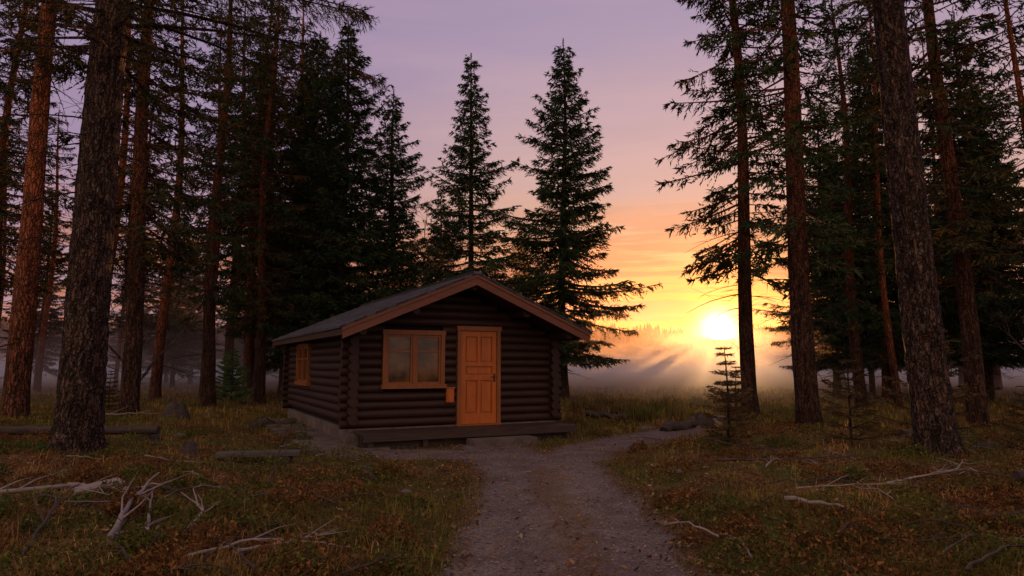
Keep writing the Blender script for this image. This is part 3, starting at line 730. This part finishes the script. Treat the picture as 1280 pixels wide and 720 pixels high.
pb=bpy.data.objects.new('low_plank_bench',None); scene.collection.objects.link(pb); pb.location=g(-3.95,10.9,-.03); pb.rotation_euler=(0,0,.18)
mb=MB(); mb.box(-.62,.62,-.14,.14,.15,.215); mb.build('seat',[m_plank],pb)
mb=MB()
for x in (-.42,.42): mb.tube([(x,-.15,.08),(x,.15,.08)],.07,10,0,True)
mb.build('legs',[m_dkwood],pb)
def stump(x,y,R,H,seed):
    rng=RS(seed); mb=MB(); th=np.arange(20)/20*6.283; Z=[-.1,0,H*.4,H*.8,H]; rows=[]
    for i,z in enumerate(Z): rr=R*(1.7 if i<2 else 1.2 if i==2 else .95 if i==3 else .7)*(1+.25*rng.rand(20)); rows.append(np.stack([rr*np.cos(th),rr*np.sin(th),np.full(20,z)+(rng.rand(20)*H*.6-.2*H if i>=3 else 0)],-1))
    V=np.vstack(rows+[np.array([[0,0,H*.7]])]); F=[[i*20+j,i*20+(j+1)%20,(i+1)*20+(j+1)%20,(i+1)*20+j] for i in range(4) for j in range(20)]
    mb.add(V,F,0,True); mb.add(V,[[80+j,80+(j+1)%20,100] for j in range(20)],0); mb.build('tree_stump',[m_dkwood],loc=g(x,y,0))
stump(-5.1,11.0,.09,.24,1); stump(-9.5,19.5,.22,.35,2); stump(5.1,18.4,.2,.25,3); stump(-1.9,9.2,.06,.16,4); stump(8.6,12.6,.16,.2,5)
def stone(x,y,R,seed,dz=.0):
    rng=RS(seed); import bmesh
    bm=bmesh.new(); bmesh.ops.create_icosphere(bm,subdivisions=3,radius=1)
    ph=rng.rand(6)*6
    for v in bm.verts:
        c=v.co; k=1+.18*math.sin(c.x*3+ph[0])+.14*math.sin(c.y*4+ph[1])+.12*math.sin(c.z*5+ph[2]+c.x*2); v.co=Vector((c.x*k*R*1.3,c.y*k*R,c.z*k*R*.6))
    me=bpy.data.meshes.new('stone'); bm.to_mesh(me); bm.free(); me.materials.append(m_stonem)
    for p in me.polygons: p.use_smooth=True
    place('stone',me,g(x,y,dz),rot=(0,0,rng.rand()*3))
stone(-3.9,18.9,.2,1); stone(2.3,9.7,.07,2); stone(-1.3,8.6,.06,3); stone(3.3,17.0,.16,4); stone(-7.4,15.5,.15,5); stone(2.6,13.4,.08,6)

# ------------------------------------------------------------------ mist : nested banks of fog with rolling tops
def volmat(name,dens,g_,col):
    n=NT(name); v=n.N('ShaderNodeVolumeScatter'); v.inputs['Color'].default_value=(*col,1); v.inputs['Anisotropy'].default_value=g_; v.inputs['Density'].default_value=dens
    n.L(v.outputs[0],n.out.inputs['Volume']); return n.m
m_mist=volmat('mist_volume',.016,.62,(1,.74,.60)); m_haze=volmat('haze_volume',.0032,.70,(1,.74,.58))
mistroot=bpy.data.objects.new('mist',None); scene.collection.objects.link(mistroot)
for li,(top,amp,y0,sd_,mm) in enumerate([(1.9,3.2,24,3,m_mist),(2.8,6.0,34,13,m_mist),(7.0,6.0,22,43,m_haze)]):
    xs=np.linspace(-100,160,160); ys=np.linspace(y0,160,110)
    X,Y=np.meshgrid(xs,ys)
    Z=top+amp*(fbm(X*.09,Y*.06,sd_,4)-.5)*2.0
    edge=sstep(y0-.1,y0+10,Y)*sstep(160.1,135,Y)
    Z=np.maximum(-.3+(Z+.3)*edge,-.25)
    nx,ny=len(xs),len(ys); N=nx*ny
    Vt=np.stack([X,Y,Z],-1).reshape(-1,3); Vb=Vt.copy(); Vb[:,2]=-.7-.01*li
    i=np.arange(ny-1)[:,None]*nx; j=np.arange(nx-1)[None,:]
    F=np.stack([i+j,i+j+1,i+j+1+nx,i+j+nx],-1).reshape(-1,4)
    bd=list(range(nx))+[k*nx+nx-1 for k in range(1,ny)]+[(ny-1)*nx+k for k in range(nx-2,-1,-1)]+[k*nx for k in range(ny-2,0,-1)]
    S=[[bd[k],bd[k]+N,bd[(k+1)%len(bd)]+N,bd[(k+1)%len(bd)]] for k in range(len(bd))]
    mb=MB(); mb.add(np.vstack([Vt,Vb]),np.vstack([F,F[:,::-1]+N,np.array(S)]),0,True); mb.build('fog_layer',[mm],mistroot)

# ------------------------------------------------------------------ world & sun
AZ=math.radians(16.9); EL=math.radians(2.75)
sd=Vector((math.sin(AZ)*math.cos(EL),math.cos(AZ)*math.cos(EL),math.sin(EL)))
w=bpy.data.worlds.new('World'); scene.world=w; w.use_nodes=True; nt=w.node_tree; nt.nodes.clear()
class WN(NT):
    def __init__(s,t): s.t=t
n=WN(nt); out=n.N('ShaderNodeOutputWorld'); bg=n.N('ShaderNodeBackground'); n.L(bg.outputs[0],out.inputs[0])
tc=n.N('ShaderNodeTexCoord'); sep=n.N('ShaderNodeSeparateXYZ'); n.L(tc.outputs['Generated'],sep.inputs[0]); z=sep.outputs[2]
def dot(v):
    d=n.N('ShaderNodeVectorMath',operation='DOT_PRODUCT'); n.L(tc.outputs['Generated'],d.inputs[0]); d.inputs[1].default_value=v; return d.outputs['Value']
hd=dot((math.sin(AZ),math.cos(AZ),0)); sdp=dot(tuple(sd))
mp=n.N('ShaderNodeMapping'); mp.inputs['Scale'].default_value=(2.2,2.2,20); n.L(tc.outputs['Generated'],mp.inputs[0])
cl=n.noise(mp.outputs[0],1.4,3,.55)
z2=n.math('ADD',z,n.math('MULTIPLY',n.math('SUBTRACT',cl,.5),.10))
sunside=n.ramp(z2,[(0,(.80,.24,.045)),(.06,(.90,.34,.06)),(.11,(.88,.38,.12)),(.17,(.82,.42,.23)),(.26,(.68,.42,.36)),(.44,(.48,.35,.45)),(.75,(.34,.27,.42)),(1,(.26,.21,.36))])
away=n.ramp(z2,[(0,(.50,.27,.29)),(.1,(.46,.28,.33)),(.3,(.36,.26,.39)),(.7,(.31,.25,.41)),(1,(.26,.21,.37))])
mr=n.N('ShaderNodeMapRange',interpolation_type='SMOOTHSTEP'); mr.inputs[1].default_value=.72; mr.inputs[2].default_value=.99; n.L(hd,mr.inputs[0])
col=n.mix(mr.outputs[0],away,sunside)
back_fill=n.N('ShaderNodeMapRange'); back_fill.inputs[1].default_value=.2; back_fill.inputs[2].default_value=-.7; n.L(hd,back_fill.inputs[0])
col=n.mix(back_fill.outputs[0],col,(.98,.67,.54))  # added fill: sky behind the camera brightened to light the cabin front
mp2=n.N('ShaderNodeMapping'); mp2.inputs['Scale'].default_value=(3.0,3.0,46); mp2.inputs['Rotation'].default_value=(.03,.04,0); n.L(tc.outputs['Generated'],mp2.inputs[0])
c2=n.noise(mp2.outputs[0],1.3,4,.6); cm=n.ramp(c2,[(.44,(0,0,0)),(.54,(.95,.95,.95))])
zf=n.ramp(z,[(.03,(0,0,0)),(.055,(1,1,1)),(.15,(.9,.9,.9)),(.24,(0,0,0))])
col=n.mix(n.mix(1.0,cm,zf,'MULTIPLY'),col,(.55,.20,.12))
mp3=n.N('ShaderNodeMapping'); mp3.inputs['Scale'].default_value=(1.5,1.5,9); mp3.inputs['Rotation'].default_value=(.1,-.12,.3); n.L(tc.outputs['Generated'],mp3.inputs[0])
c3=n.ramp(n.noise(mp3.outputs[0],1.5,4,.6),[(.48,(0,0,0)),(.72,(.4,.4,.4))])
zf3=n.ramp(z,[(.15,(0,0,0)),(.25,(1,1,1)),(.6,(0,0,0))])
col=n.mix(n.mix(1.0,c3,zf3,'MULTIPLY'),col,(.72,.46,.46))
def glow(p,c,a):
    g_=n.math('MULTIPLY',n.math('POWER',n.math('MAXIMUM',sdp,0.0),p),a)
    m=n.N('ShaderNodeVectorMath',operation='SCALE'); m.inputs[0].default_value=c; n.L(g_,m.inputs['Scale']); return m.outputs[0]
def add(a,b):
    m=n.N('ShaderNodeVectorMath',operation='ADD'); n.L(a,m.inputs[0]); n.L(b,m.inputs[1]); return m.outputs[0]
col=add(col,glow(4500,(1,.66,.26),8.0)); col=add(col,glow(600,(1,.46,.05),1.2)); col=add(col,glow(60,(1,.30,.03),.45))
sky=n.N('ShaderNodeTexSky'); sky.sky_type='NISHITA'; sky.sun_disc=False; sky.sun_elevation=EL; sky.sun_rotation=AZ
m=n.N('ShaderNodeVectorMath',operation='SCALE'); n.L(sky.outputs[0],m.inputs[0]); m.inputs['Scale'].default_value=.004
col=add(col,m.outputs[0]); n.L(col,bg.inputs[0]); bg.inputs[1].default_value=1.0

sl=bpy.data.lights.new('sun','SUN'); sl.energy=7.0; sl.angle=math.radians(.6); sl.color=(1,.40,.13)
so=bpy.data.objects.new('sun',sl); scene.collection.objects.link(so); so.rotation_euler=sd.to_track_quat('Z','Y').to_euler(); so.location=(30,60,20)

cd=bpy.data.cameras.new('camera'); co=bpy.data.objects.new('camera',cd); scene.collection.objects.link(co)
cd.lens=24; cd.sensor_width=36; cd.clip_end=4000; cd.clip_start=.05
co.location=(0,0,1.6); co.rotation_euler=(math.radians(90+6.355),0,0); scene.camera=co
scene.view_settings.view_transform='Standard'; scene.view_settings.look='None'; scene.view_settings.exposure=0; scene.view_settings.gamma=1
print('OBJS',len(bpy.data.objects))
